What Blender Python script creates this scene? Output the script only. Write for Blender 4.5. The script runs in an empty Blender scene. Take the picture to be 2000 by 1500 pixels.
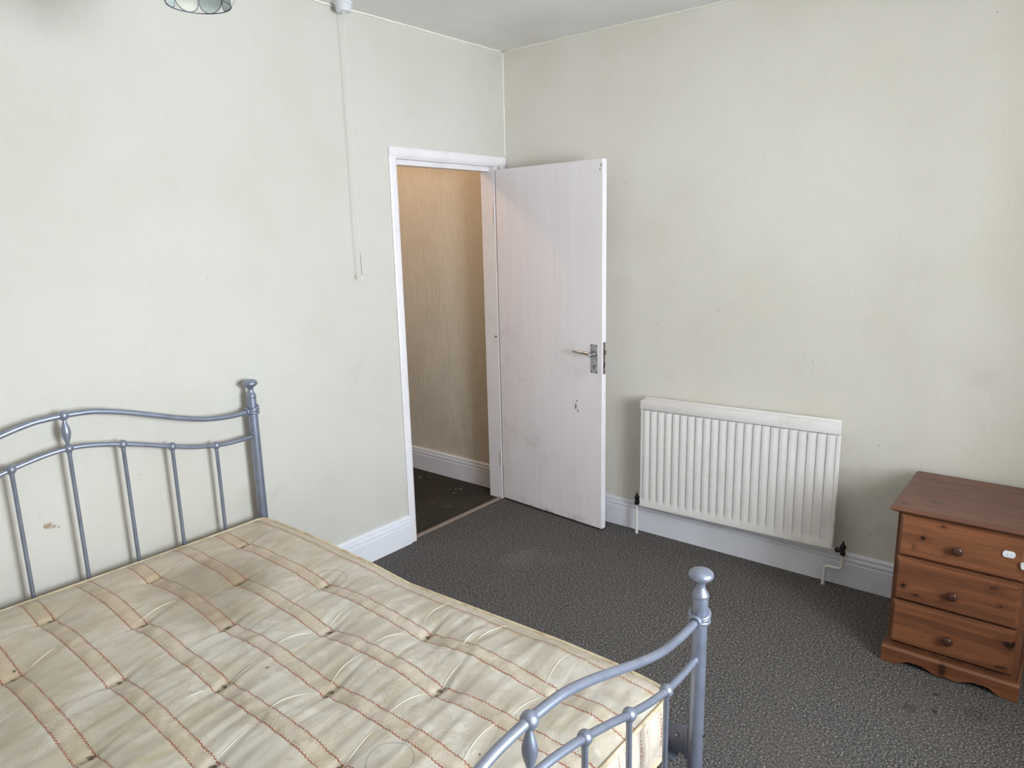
import bpy, math, random
import numpy as np
from mathutils import Matrix, Vector

random.seed(4)
S = bpy.context.scene
COL = S.collection
PI = math.pi

# ------------------------------------------------------------------ camera, world, lights, exposure
cd = bpy.data.cameras.new('camera')
cam = bpy.data.objects.new('camera', cd)
COL.objects.link(cam)
cd.sensor_width = 36.0
cd.lens = 1391.47 / 2000 * 36.0
cd.clip_start = 0.02
RX = (0.62996693, -0.77627963, -0.02305660)
UY = (0.17565629, 0.11350410, 0.97788634)
FW = (0.75649622, 0.62008609, -0.20786223)
m = Matrix(((RX[0], UY[0], -FW[0], -3.33248),
            (RX[1], UY[1], -FW[1], -2.74615),
            (RX[2], UY[2], -FW[2], 1.64002), (0, 0, 0, 1)))
cam.matrix_world = m
S.camera = cam

W = bpy.data.worlds.new('world')
S.world = W
W.use_nodes = True
W.node_tree.nodes['Background'].inputs[0].default_value = (0.62, 0.80, 1.0, 1)
W.node_tree.nodes['Background'].inputs[1].default_value = 3.0

wl = bpy.data.lights.new('window_daylight', 'AREA')
wl.shape = 'RECTANGLE'
wl.size = 1.05
wl.size_y = 1.30
wl.energy = 190
wl.color = (0.82, 0.92, 1.0)
wo = bpy.data.objects.new('window_daylight', wl)
COL.objects.link(wo)
wo.location = (-1.92, -4.53, 1.52)
wo.rotation_euler = (PI / 2, 0, 0)          # -Z of the lamp looks along +y into the room

hl = bpy.data.lights.new('hall_lamp_light', 'POINT')
hl.energy = 9.5
hl.color = (1.0, 0.72, 0.50)
hl.shadow_soft_size = 0.05
ho = bpy.data.objects.new('hall_lamp_light', hl)
COL.objects.link(ho)
ho.location = (-0.80, 0.80, 2.525)

S.view_settings.view_transform = 'Standard'
S.view_settings.look = 'None'
S.view_settings.gamma = 1.0
S.view_settings.use_curve_mapping = False
S.view_settings.exposure = 0.0


# ------------------------------------------------------------------ node helpers
def lin(c):
    r = []
    for v in c:
        v = v / 255.0
        r.append(v / 12.92 if v <= 0.04045 else ((v + 0.055) / 1.055) ** 2.4)
    return (r[0], r[1], r[2], 1.0)


class Mat:
    def __init__(s, name, rough=0.6, metal=0.0, spec=0.5):
        s.m = bpy.data.materials.new(name)
        s.m.use_nodes = True
        s.t = s.m.node_tree
        s.b = s.t.nodes['Principled BSDF']
        s.b.inputs['Roughness'].default_value = rough
        s.b.inputs['Metallic'].default_value = metal
        s.b.inputs['Specular IOR Level'].default_value = spec
        tc = s.t.nodes.new('ShaderNodeTexCoord')
        s.P = tc.outputs['Object']
        sp = s.t.nodes.new('ShaderNodeSeparateXYZ')
        s.t.links.new(s.P, sp.inputs[0])
        s.x, s.y, s.z = sp.outputs

    def put(s, sock, v):
        if isinstance(v, bpy.types.NodeSocket):
            s.t.links.new(v, sock)
        else:
            sock.default_value = v

    def op(s, o, a, b=0.0, c=None, clamp=False):
        n = s.t.nodes.new('ShaderNodeMath')
        n.operation = o
        n.use_clamp = clamp
        s.put(n.inputs[0], a)
        s.put(n.inputs[1], b)
        if c is not None:
            s.put(n.inputs[2], c)
        return n.outputs[0]

    def add(s, a, b): return s.op('ADD', a, b)
    def sub(s, a, b): return s.op('SUBTRACT', a, b)
    def mul(s, a, b): return s.op('MULTIPLY', a, b)
    def mx(s, a, b): return s.op('MAXIMUM', a, b)
    def mn(s, a, b): return s.op('MINIMUM', a, b)
    def abs(s, a): return s.op('ABSOLUTE', a)

    def ss(s, v, lo, hi, a=0.0, b=1.0):
        """smooth map of v from lo..hi to a..b"""
        n = s.t.nodes.new('ShaderNodeMapRange')
        n.interpolation_type = 'SMOOTHSTEP'
        s.put(n.inputs['Value'], v)
        if lo > hi:
            lo, hi, a, b = hi, lo, b, a
        n.inputs['From Min'].default_value = lo
        n.inputs['From Max'].default_value = hi
        n.inputs['To Min'].default_value = a
        n.inputs['To Max'].default_value = b
        return n.outputs['Result']

    def vec(s, x, y, z):
        n = s.t.nodes.new('ShaderNodeCombineXYZ')
        for i, v in enumerate((x, y, z)):
            s.put(n.inputs[i], v)
        return n.outputs[0]

    def scaled(s, k, off=(0, 0, 0)):
        n = s.t.nodes.new('ShaderNodeMapping')
        s.t.links.new(s.P, n.inputs[0])
        n.inputs['Scale'].default_value = k
        n.inputs['Location'].default_value = off
        return n.outputs[0]

    def noise(s, scale, detail=3.0, rough=0.55, v=None, dist=0.0):
        n = s.t.nodes.new('ShaderNodeTexNoise')
        s.t.links.new(v if v is not None else s.P, n.inputs['Vector'])
        n.inputs['Scale'].default_value = scale
        n.inputs['Detail'].default_value = detail
        n.inputs['Roughness'].default_value = rough
        n.inputs['Distortion'].default_value = dist
        return n.outputs['Fac']

    def voro(s, scale, v=None, feature='F1'):
        n = s.t.nodes.new('ShaderNodeTexVoronoi')
        n.feature = feature
        s.t.links.new(v if v is not None else s.P, n.inputs['Vector'])
        n.inputs['Scale'].default_value = scale
        return n.outputs['Distance'], n.outputs['Color']

    def mix(s, f, a, b):
        n = s.t.nodes.new('ShaderNodeMix')
        n.data_type = 'RGBA'
        s.put(n.inputs[0], f)
        s.put(n.inputs[6], a)
        s.put(n.inputs[7], b)
        return n.outputs[2]

    def dist(s, p, k=(1, 1, 1)):
        """distance from the point p, axes weighted by k"""
        a = s.scaled(k, tuple(-p[i] * k[i] for i in range(3)))
        n = s.t.nodes.new('ShaderNodeVectorMath')
        n.operation = 'LENGTH'
        s.t.links.new(a, n.inputs[0])
        return n.outputs['Value']

    def color(s, c): s.put(s.b.inputs['Base Color'], c)
    def rough(s, v): s.put(s.b.inputs['Roughness'], v)

    def bump(s, h, strength=0.3, distance=0.002):
        n = s.t.nodes.new('ShaderNodeBump')
        n.inputs['Strength'].default_value = strength
        n.inputs['Distance'].default_value = distance
        s.t.links.new(h, n.inputs['Height'])
        s.t.links.new(n.outputs[0], s.b.inputs['Normal'])


def spots(M, col, base, marks, wob=None, sc=1.0, sst=1.0):
    """marks = (point, radius, strength, weights)"""
    f = None
    for p, r, st, k in marks:
        d = M.dist(p, k)
        if wob is not None:
            d = M.add(d, M.mul(M.sub(wob, 0.5), r * 1.6))
        g = M.ss(d, r * sc, r * sc * 0.35, 0.0, st * sst)
        f = g if f is None else M.mx(f, g)
    return M.mix(f, base, col)


# ------------------------------------------------------------------ materials
def wallpaper(name, base, dirt, marks=(), brown=(), ribs=0.35, low=True, streak=.045, deep=.0016):
    M = Mat(name, 0.62, spec=0.35)
    c = M.mix(M.ss(M.noise(1.3, 4), 0.35, 0.72), lin(base), lin(dirt))
    gr = M.ss(M.noise(3.1, 5, 0.65), 0.55, 0.78, 0, 0.30)
    if low:   # handling grime, more of it on the lower wall
        gr = M.mul(gr, M.ss(M.z, 1.6, 0.5, 0.25, 1.0))
    c = M.mix(gr, c, lin((176, 166, 146)))
    st = M.noise(1, 2, 0.6, M.scaled((260, 260, 9)))
    c = M.mix(M.ss(st, 0.35, 0.7, 0, streak), c, lin((150, 142, 120)))
    wob = M.noise(60, 2)
    if marks:
        c = spots(M, lin((110, 106, 98)), c, marks, wob, .62, .6)
    if brown:
        c = spots(M, lin((150, 104, 62)), c, brown, wob)
    M.color(c)
    fine = M.noise(1, 2, 0.6, M.scaled((420, 420, 14) if deep < .003 else (210, 210, 9)))
    M.bump(M.add(M.mul(fine, 0.7), M.mul(M.noise(150, 2), 0.5)), ribs, deep)
    return M.m


A1 = (1, 0.02, 1)
B1 = (0.02, 1, 1)
M_wallA = wallpaper('wallpaper_cream_north', (214, 209, 200), (207, 201, 190), [  # same paper as the east wall, base darkened to offset stronger window light
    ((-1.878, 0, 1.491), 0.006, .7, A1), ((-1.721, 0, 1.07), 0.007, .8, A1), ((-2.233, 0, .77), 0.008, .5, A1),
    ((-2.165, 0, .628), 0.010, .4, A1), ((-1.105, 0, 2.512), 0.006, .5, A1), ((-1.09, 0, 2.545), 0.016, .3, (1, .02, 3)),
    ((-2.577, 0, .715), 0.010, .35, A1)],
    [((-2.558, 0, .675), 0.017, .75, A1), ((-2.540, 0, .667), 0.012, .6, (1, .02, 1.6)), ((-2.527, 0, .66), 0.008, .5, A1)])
M_wallB = wallpaper('wallpaper_cream_east', (233, 227, 217), (225, 218, 205), [
    ((0, -.804, 1.878), 0.014, .45, (.02, 1, 1.4)), ((0, -.79, 1.885), 0.006, .6, B1), ((0, -.998, 1.16), 0.013, .55, (.02, 2, 1)),
    ((0, -.999, 1.095), 0.010, .40, (.02, 2.4, 1)), ((0, -1.329, 1.248), 0.02, .28, B1), ((0, -1.786, 1.037), 0.018, .3, (.02, 1.5, 1)),
    ((0, -1.786, 1.002), 0.010, .25, B1), ((0, -2.085, .689), 0.012, .5, B1), ((0, -2.342, 1.415), 0.006, .6, B1),
    ((0, -2.103, .455), 0.016, .4, B1), ((0, -2.085, .267), 0.018, .35, B1), ((0, -2.189, 1.108), 0.012, .5, (.02, 1, 3)),
    ((0, -2.354, 2.388), 0.006, .8, B1)])
M_hallwall = wallpaper('wallpaper_hall', (234, 225, 208), (220, 209, 191), [
    ((.02, .55, .75), 0.16, .10, (.1, 1, .8)), ((.02, .45, .55), 0.10, .08, (.1, 1, 1))], ribs=1.0, streak=.20, deep=.006)

M = Mat('ceiling_paint', 0.85, spec=0.2)
M.color(M.mix(M.ss(M.noise(2.0, 5), 0.35, 0.7), lin((238, 234, 231)), lin((230, 225, 220))))
M.bump(M.add(M.noise(9, 4), M.mul(M.noise(60, 3), 0.4)), 0.35, 0.006)
M_ceil = M.m


def carpet(name, dark, mid, lightc, contrast=1.0):
    M = Mat(name, 0.95, spec=0.1)
    d, colr = M.voro(185)
    n1 = M.noise(132, 3, 0.8)
    n2 = M.noise(260, 2)
    f = M.add(M.mul(n1, 0.75), M.mul(n2, 0.25))
    c = M.mix(M.ss(f, 0.36, 0.52), lin(dark), lin(mid))
    c = M.mix(M.ss(f, 0.515, 0.66), c, lin(lightc))
    big = M.ss(M.noise(2.6, 5, 0.6), 0.42, 0.75, 0.0, 0.22)
    c = M.mix(big, c, lin((108, 100, 94)))
    return M, c, f


M, c, f = carpet('carpet_grey_fleck', (40, 38, 38), (92, 88, 86), (184, 177, 171))
wob = M.noise(14, 4)
c = spots(M, lin((148, 140, 133)), c, [((-.682, -.60, 0), .17, .16, (1, 1.6, 1)), ((-.62, -.75, 0), .10, .08, (1, 1, 1))], wob)
c = spots(M, lin((44, 40, 38)), c, [((-.769, -2.483, 0), .022, .75, (1, 1.6, 1)), ((-.664, -2.471, 0), .014, .8, (1, .8, 1)),
                                   ((-.80, -2.42, 0), .03, .4, (1, 1, 1)), ((-.70, -2.60, 0), .05, .25, (1, 1, 1))], wob)
M.color(c)
M.bump(f, 0.55, 0.005)
M_carpet = M.m
M, c, f = carpet('carpet_hall', (48, 44, 41), (66, 61, 56), (90, 83, 76))
wob = M.noise(90, 2)
c = spots(M, lin((200, 195, 188)), c, [((-.119, .345, 0), .009, .9, (1, 1, 1)), ((-.20, .33, 0), .008, .9, (1, 1, 1)),
                                      ((-.14, .37, 0), .006, .9, (1, 1, 1)), ((-.119, .731, 0), .010, .8, (1, 1, 1)),
                                      ((-.388, .201, 0), .008, .5, (1, 1, 1))], wob)
M.color(c)
M.bump(f, 0.8, 0.005)
M_hallcarpet = M.m


def paint(name, base, rough=0.35, dirt=(150, 140, 130), amount=0.25, chips=0.0):
    M = Mat(name, rough, spec=0.45)
    c = M.mix(M.ss(M.noise(5, 5, 0.65), 0.5, 0.8, 0, amount), lin(base), lin(dirt))
    if chips:
        ch = M.ss(M.noise(46, 3, 0.7), 0.735, 0.76, 0, chips)
        c = M.mix(ch, c, lin((92, 78, 66)))
    M.color(c)
    M.bump(M.add(M.noise(30, 3), M.mul(M.noise(120, 2), 0.4)), 0.12, 0.002)
    return M.m


M_gloss = paint('white_gloss_paint', (238, 236, 242), 0.32, (176, 172, 168), 0.25, 0.8)
M_casing = paint('casing_gloss_paint', (240, 234, 235), 0.32, (178, 172, 168), 0.25, 0.6)
M_rad = paint('radiator_paint', (240, 234, 231), 0.36, (190, 180, 172), 0.25)
M_pipe = paint('pipe_paint', (232, 228, 222), 0.4, (120, 110, 100), 0.4, 0.8)

M = Mat('door_paint', 0.36, spec=0.4)
brush = M.noise(1, 3, 0.6, M.scaled((40, 40, 1.5)))
c = M.mix(M.ss(brush, 0.3, 0.75), lin((249, 242, 245)), lin((245, 236, 239)))
grime = M.mul(M.ss(M.noise(4.5, 5, 0.7), 0.48, 0.72), M.ss(M.z, 1.35, 0.7, 0.0, 0.24))
c = M.mix(grime, c, lin((176, 164, 158)))
foot = M.mul(M.ss(M.noise(9, 4, 0.7), 0.4, 0.7), M.ss(M.z, 0.07, 0.0, 0.0, 0.7))
c = M.mix(foot, c, lin((128, 112, 98)))
wob = M.noise(120, 2)
c = spots(M, lin((58, 50, 46)), c, [((-.140, -.585, .690), .020, .9, (.2, 2.6, .8)), ((-.138, -.600, .668), .012, .9, (.2, 2.4, .8)),
                                   ((-.140, -.592, .722), .006, .9, (.2, 1, 1)), ((-.147, -.742, .83), .004, .9, (.2, 1, 1)),
                                   ((-.14, -.750, 1.94), .007, .6, (.2, 2.5, .8)),
                                   ((-.10, -.03, .25), .004, .8, (.2, 1, 1)), ((-.12, -.23, .93), .008, .4, (.2, 2, .8)),
                                   ((-.12, -.27, .935), .008, .4, (.2, 2, .8))], wob)
M.color(c)
M.bump(M.add(brush, M.mul(M.noise(80, 2), 0.3)), 0.10, 0.002)
M_door = M.m

M = Mat('bed_metal', 0.37, 0.60, 0.5)
c = M.mix(M.ss(M.noise(14, 4, 0.6), 0.4, 0.75), lin((150, 156, 173)), lin((136, 141, 157)))
c = M.mix(M.ss(M.noise(160, 2), 0.70, 0.74, 0, .5), c, lin((178, 180, 186)))
M.color(c)
M_bed = M.m

M = Mat('dark_rail_metal', 0.45, 0.6, 0.5)
M.color(lin((126, 132, 148)))
M_rail = M.m

M = Mat('chrome', 0.22, 1.0)
M.color(M.mix(M.ss(M.noise(90, 3), 0.45, 0.7), lin((190, 192, 196)), lin((120, 122, 126))))
M_chrome = M.m
M = Mat('tarnished_steel', 0.5, 0.8)
M.color(M.mix(M.ss(M.noise(120, 3), 0.4, 0.65), lin((150, 142, 134)), lin((104, 84, 66))))
M_steel = M.m
M = Mat('valve_black', 0.4, 0.3)
M.color(lin((38, 36, 38)))
M_valve = M.m
M = Mat('dark_recess', 0.8)
M.color(lin((34, 28, 25)))
M_dark = M.m
M = Mat('white_plastic', 0.35)
M.color(lin((224, 222, 226)))
M_plastic = M.m
M = Mat('cord_nylon', 0.6)
M.color(M.mix(M.ss(M.z, 1.60, 1.53), lin((232, 230, 222)), lin((128, 124, 118))))
M_cord = M.m
M = Mat('threshold_wood', 0.6)
M.color(M.mix(M.noise(1, 3, 0.6, M.scaled((8, 90, 40))), lin((118, 102, 90)), lin((158, 144, 132))))
M_thresh = M.m
M = Mat('lead_came', 0.45, 0.7)
M.color(lin((112, 112, 122)))
M_lead = M.m


def shell(name, col):
    M = Mat(name, 0.25)
    n = M.ss(M.noise(40, 3, 0.6), 0.35, 0.7)
    M.color(M.mix(n, lin(col), lin(tuple(int(v * 0.9) for v in col))))
    M.b.inputs['Transmission Weight'].default_value = 0.0
    tr = M.t.nodes.new('ShaderNodeBsdfTranslucent')
    tr.inputs[0].default_value = lin(col)
    mxn = M.t.nodes.new('ShaderNodeMixShader')
    mxn.inputs[0].default_value = 0.45
    M.t.links.new(M.b.outputs[0], mxn.inputs[1])
    M.t.links.new(tr.outputs[0], mxn.inputs[2])
    M.t.links.new(mxn.outputs[0], M.t.nodes['Material Output'].inputs[0])
    return M.m


M_shell_w = shell('shell_white', (255, 252, 244))
M_shell_b = shell('shell_blue', (238, 245, 243))


def pine(name, grain_scale, axis='y', knots=(), dark=0.0, stains=()):
    M = Mat(name, 0.38, spec=0.45)
    k = {'y': (14, 1.6, 30), 'yt': (30, 1.6, 14), 'x': (1.6, 14, 30), 'z': (22, 22, 1.5)}[axis]
    v = M.scaled(k)
    g = M.noise(1, 5, 0.6, v, 0.6)
    g2 = M.noise(1, 3, 0.6, M.scaled(tuple(a * 6 for a in k)))
    c = M.mix(M.ss(g, 0.32, 0.68), lin((144, 91, 60)), lin((108, 66, 45)))
    c = M.mix(M.ss(g2, 0.4, 0.75, 0, .35), c, lin((92, 50, 34)))
    if dark:
        c = M.mix(dark, c, lin((92, 62, 52)))
    wob = M.noise(45, 2)
    if knots:
        halo = [(p, r * 2.6, st * .45, q) for p, r, st, q in knots]
        c = spots(M, lin((88, 46, 28)), c, halo, wob)
        c = spots(M, lin((40, 22, 17)), c, knots, wob)
    if stains:
        c = spots(M, lin((62, 50, 46)), c, stains, wob)
    M.color(c)
    M.rough(M.ss(g2, 0.3, 0.7, 0.34, 0.48))
    M.bump(M.add(g, M.mul(g2, .3)), 0.08, 0.002)
    return M.m


kY = (.05, 1, 1.2)
M_pine = pine('pine_front', 1, 'y', [
    ((-.545, -2.365, .525), .012, 1, kY), ((-.545, -2.424, .584), .008, 1, kY), ((-.545, -2.318, .324), .012, 1, kY),
    ((-.545, -2.363, .300), .013, 1, (.05, .8, 1.8)), ((-.545, -2.618, .339), .008, 1, kY), ((-.545, -2.592, .400), .014, .8, (.05, .7, 1.4)),
    ((-.545, -2.660, .203), .020, 1, (.05, .7, 1.3)), ((-.545, -2.638, .113), .016, .8, (.05, .6, 1.5)), ((-.545, -2.339, .484), .010, .5, (.05, 1.2, .7)),
    ((-.545, -2.468, .035), .020, .8, (.05, 1.3, .6))])
M_pine_top = pine('pine_top', 1, 'yt', [((-.50, -2.29, .625), .012, .7, (1, 1, .1))], .55, [
    ((-.424, -2.383, .625), .030, .75, (1.2, .8, .1)), ((-.387, -2.354, .625), .016, .6, (1.5, .8, .1)),
    ((-.269, -2.351, .625), .018, .55, (1.4, .7, .1)), ((-.184, -2.367, .625), .022, .45, (1.4, .7, .1)), ((-.33, -2.345, .625), .07, .25, (1, 1.3, .1))])
M_pine_side = pine('pine_side', 1, 'z', (), .35)
M = Mat('knob_wood', 0.28, spec=0.5)
M.color(M.mix(M.noise(40, 3), lin((60, 34, 26)), lin((80, 48, 37))))
M_knob = M.m

# --- mattress ticking: satin with printed stripes, chain lines and old stains
STR0, STRD, STRW = -2.000, 0.1715, 0.0465     # first stripe centre, spacing, width
M = Mat('mattress_ticking', 0.42, spec=0.4)
ux = M.op('DIVIDE', M.sub(STR0, M.x), STRD)
fr = M.sub(ux, M.op('ROUND', ux))                    # -0.5..0.5 across one repeat
dx = M.mul(M.abs(fr), STRD)                          # distance from stripe centre
edge = M.ss(M.x, -1.840, -1.838)
instr = M.mx(M.ss(dx, STRW / 2 + .0006, STRW / 2 - .0006), edge)
zig = M.mul(M.op('PINGPONG', M.y, 0.0055), 0.55)
d1 = M.abs(M.sub(M.sub(M.add(dx, zig), 0.0015), STRW / 2))
d0 = M.abs(M.sub(M.add(M.x, zig), -1.837))
dch = M.mn(M.mx(d1, M.ss(M.x, -1.880, -1.872, 0, .1)), d0)
brk = M.noise(260, 2)
chain = M.mul(M.ss(dch, .0030, .0016), M.ss(brk, .38, .5, .35, 1))
base = M.mix(M.ss(M.noise(1, 4, .6, M.scaled((3, 10, 3))), .35, .7), lin((212, 204, 193)), lin((198, 188, 173)))
motif = M.ss(M.noise(75, 2, .5, None, 1.5), .52, .60, 0, .10)
base = M.mix(motif, base, lin((190, 176, 156)))
stc = M.mix(M.ss(M.noise(110, 2), .55, .65, 0, .30), lin((206, 191, 174)), lin((174, 152, 130)))
fl = M.mul(M.ss(M.abs(M.sub(dx, .0165)), .005, .001), M.ss(M.noise(190, 1), .52, .62, 0, .5))
stc = M.mix(fl, stc, lin((140, 128, 112)))
c = M.mix(instr, base, stc)
# stains: blotches with sharper tide marks, all over
bl = M.noise(7.5, 5, .62, None, .6)
blm = M.ss(bl, .48, .62, 0, .50)
tide = M.mul(M.ss(M.abs(M.sub(bl, .535)), .016, .002), .28)
bl2 = M.noise(1, 5, .65, M.scaled((6, 19, 6)), .3)
blm = M.mx(blm, M.ss(bl2, .45, .66, 0, .70))
c = M.mix(blm, c, lin((178, 162, 134)))
c = M.mix(tide, c, lin((156, 136, 106)))
warm = M.mul(M.ss(M.y, -1.0, -.25, 0, .42), M.ss(M.noise(3, 3), .25, .7, .5, 1))
c = M.mix(warm, c, lin((208, 176, 134)))
gre = M.mul(M.ss(M.x, -2.35, -2.75, 0, .35), M.ss(M.noise(4, 4), .42, .65))
c = M.mix(gre, c, lin((170, 158, 122)))
wob = M.noise(9, 4)
wz = M.sub(wob, .5)
big = M.ss(M.add(M.dist((-2.22, -.50, .47), (1.0, .9, 0.2)), M.mul(wz, .30)), .27, .06, 0, .50)
big = M.mx(big, M.ss(M.add(M.dist((-2.32, -.66, .47), (1.3, 1.3, 0.2)), M.mul(wz, .25)), .22, .05, 0, .45))
c = M.mix(big, c, lin((122, 100, 68)))
ring = M.ss(M.abs(M.sub(M.dist((-2.43, -1.62, .47), (1, 1, .2)), .055)), .004, .001, 0, .35)
ring = M.mx(ring, M.ss(M.abs(M.sub(M.dist((-1.96, -.78, .47), (1, .8, .2)), .048)), .004, .001, 0, .30))
ring = M.mx(ring, M.ss(M.abs(M.sub(M.dist((-2.03, -.45, .47), (1, 1, .2)), .032)), .003, .001, 0, .35))
c = M.mix(ring, c, lin((120, 104, 78)))
c = M.mix(chain, c, lin((152, 90, 65)))
wb2 = M.noise(130, 2)
c = spots(M, lin((48, 42, 38)), c, [((-2.400, -1.078, .46), .0075, .95, (1, 1, .2)), ((-2.280, -1.785, .46), .008, .9, (1.6, 1, .2)),
                                   ((-2.285, -1.765, .46), .004, .8, (1, 1, .2)), ((-2.845, -.520, .46), .007, .95, (1, 1, .2)),
                                   ((-2.10, -1.79, .46), .003, .7, (1, 1, .2))], wb2)
M.color(c)
M.rough(M.mix(instr, (.36, .36, .36, 1), (.6, .6, .6, 1)))
M.b.inputs['Sheen Weight'].default_value = 0.15
M.bump(M.add(M.mul(M.noise(420, 2), .5), M.mul(chain, .6)), .25, .0012)
M_ticking = M.m

# border of the mattress: vertical printed bands
M = Mat('mattress_border', 0.5, spec=0.35)
t = M.add(M.x, M.mul(M.y, .97))
q = M.op('DIVIDE', t, .105)
frq = M.mul(M.abs(M.sub(q, M.op('ROUND', q))), .105)
zigz = M.mul(M.op('PINGPONG', M.z, .0055), .5)
ch = M.mx(M.ss(M.abs(M.sub(M.add(frq, zigz), .014)), .0022, .0010, 0, .9), M.ss(M.abs(M.sub(M.add(frq, zigz), .030)), .0018, .0008, 0, .5))
ch = M.mul(ch, M.ss(M.noise(230, 1), .40, .52))
c = M.mix(M.ss(M.noise(16, 4), .4, .7, 0, .5), lin((216, 203, 188)), lin((186, 167, 144)))
c = M.mix(ch, c, lin((150, 88, 66)))
M.color(c)
M.bump(M.noise(300, 2), .2, .001)
M_border = M.m
M = Mat('piping_tape', 0.6)
M.color(M.mix(M.ss(M.noise(20, 4), .4, .7), lin((226, 208, 178)), lin((196, 172, 138))))
M_piping = M.m
M = Mat('tuft_thread', 0.8)
M.color(M.mix(M.noise(200, 2), lin((150, 138, 116)), lin((96, 92, 84))))
M_tuft = M.m

M = Mat('window_glass', 0.05)
tr = M.t.nodes.new('ShaderNodeBsdfTransparent')
gl = M.t.nodes.new('ShaderNodeBsdfGlossy')
gl.inputs['Roughness'].default_value = 0.02
mxn = M.t.nodes.new('ShaderNodeMixShader')
mxn.inputs[0].default_value = 0.06
M.t.links.new(tr.outputs[0], mxn.inputs[1])
M.t.links.new(gl.outputs[0], mxn.inputs[2])
M.t.links.new(mxn.outputs[0], M.t.nodes['Material Output'].inputs[0])
M_glass = M.m


# ------------------------------------------------------------------ mesh helpers
class G:
    """collects verts and faces, links them as one mesh object"""
    def __init__(s):
        s.v, s.f = [], []

    def addv(s, vs, fs):
        o = len(s.v)
        s.v += [tuple(p) for p in vs]
        s.f += [tuple(i + o for i in f) for f in fs]

    def box(s, a, b, bev=0.0, M=None):
        x0, y0, z0 = a
        x1, y1, z1 = b
        if bev <= 0:
            vs = [(x0, y0, z0), (x1, y0, z0), (x1, y1, z0), (x0, y1, z0), (x0, y0, z1), (x1, y0, z1), (x1, y1, z1), (x0, y1, z1)]
            fs = [(0, 3, 2, 1), (4, 5, 6, 7), (0, 1, 5, 4), (1, 2, 6, 5), (2, 3, 7, 6), (3, 0, 4, 7)]
        else:
            import bmesh
            bm = bmesh.new()
            bmesh.ops.create_cube(bm, size=1.0)
            for v in bm.verts:
                v.co = Vector(((x0 + x1) / 2 + v.co.x * (x1 - x0), (y0 + y1) / 2 + v.co.y * (y1 - y0), (z0 + z1) / 2 + v.co.z * (z1 - z0)))
            bmesh.ops.bevel(bm, geom=bm.edges[:], offset=bev, segments=2, affect='EDGES', profile=0.5)
            bm.verts.index_update()
            vs = [v.co[:] for v in bm.verts]
            fs = [[v.index for v in f.verts] for f in bm.faces]
            bm.free()
        if M is not None:
            vs = [(M @ Vector(p))[:] for p in vs]
        s.addv(vs, fs)
        return s

    def tube(s, pts, r, n=12, closed=False, caps=True, rr=None):
        pts = [Vector(p) for p in pts]
        N = len(pts)
        T = []
        for i in range(N):
            if closed:
                d = pts[(i + 1) % N] - pts[i - 1]
            else:
                d = pts[min(i + 1, N - 1)] - pts[max(i - 1, 0)]
            T.append(d.normalized())
        u = T[0].orthogonal().normalized()
        vs, fs = [], []
        for i in range(N):
            u = (u - T[i] * u.dot(T[i])).normalized()
            w = T[i].cross(u)
            rad = rr[i] if rr else r
            for k in range(n):
                a = 2 * PI * k / n
                vs.append((pts[i] + (u * math.cos(a) + w * math.sin(a)) * rad)[:])
        for i in range(N if closed else N - 1):
            j = (i + 1) % N
            for k in range(n):
                l = (k + 1) % n
                fs.append((i * n + k, i * n + l, j * n + l, j * n + k))
        if caps and not closed:
            fs.append(tuple(range(n - 1, -1, -1)))
            fs.append(tuple((N - 1) * n + k for k in range(n)))
        s.addv(vs, fs)
        return s

    def lathe(s, prof, n=24, M=None):
        """prof: (radius, z) from bottom to top"""
        vs, fs = [], []
        for r, z in prof:
            for k in range(n):
                a = 2 * PI * k / n
                vs.append((r * math.cos(a), r * math.sin(a), z))
        for i in range(len(prof) - 1):
            for k in range(n):
                l = (k + 1) % n
                fs.append((i * n + k, i * n + l, (i + 1) * n + l, (i + 1) * n + k))
        fs.append(tuple(range(n - 1, -1, -1)))
        fs.append(tuple((len(prof) - 1) * n + k for k in range(n)))
        if M is not None:
            vs = [(M @ Vector(p))[:] for p in vs]
        s.addv(vs, fs)
        return s

    def extrude(s, prof, place, t0, t1):
        """closed 2-D profile (list of (a,b)) swept straight; place(a,b,t) -> xyz"""
        n = len(prof)
        vs = [place(a, b, t0) for a, b in prof] + [place(a, b, t1) for a, b in prof]
        fs = [(k, (k + 1) % n, n + (k + 1) % n, n + k) for k in range(n)]
        fs.append(tuple(range(n - 1, -1, -1)))
        fs.append(tuple(range(n, 2 * n)))
        s.addv(vs, fs)
        return s

    def obj(s, name, mat, parent=None, smooth=False, fix=True, angle=None):
        me = bpy.data.meshes.new(name)
        me.from_pydata(s.v, [], s.f)
        me.update()
        if fix:
            import bmesh
            bm = bmesh.new()
            bm.from_mesh(me)
            bmesh.ops.recalc_face_normals(bm, faces=bm.faces[:])
            bm.to_mesh(me)
            bm.free()
        if smooth:
            me.polygons.foreach_set('use_smooth', [True] * len(me.polygons))
            if angle:
                me.set_sharp_from_angle(angle=math.radians(angle))
        if mat:
            me.materials.append(mat)
        o = bpy.data.objects.new(name, me)
        COL.objects.link(o)
        if parent is not None:
            o.parent = parent
            o.matrix_parent_inverse = Matrix.Translation(-Vector(WORLD.get(parent.name, (0, 0, 0))))
        return o


WORLD = {}          # world location of the Empties


def thing(name, loc, label, cat, group=None):
    o = bpy.data.objects.new(name, None)
    COL.objects.link(o)
    o.location = loc
    o.empty_display_size = 0.1
    WORLD[o.name] = loc
    tag(o, label, cat, group)
    return o


def tag(o, label, cat, group=None):
    o['label'] = label
    o['category'] = cat
    if group:
        o['group'] = group


def struct(o, label=None, cat=None):
    o['kind'] = 'structure'
    if label:
        o['label'] = label
    if cat:
        o['category'] = cat
    return o


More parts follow.
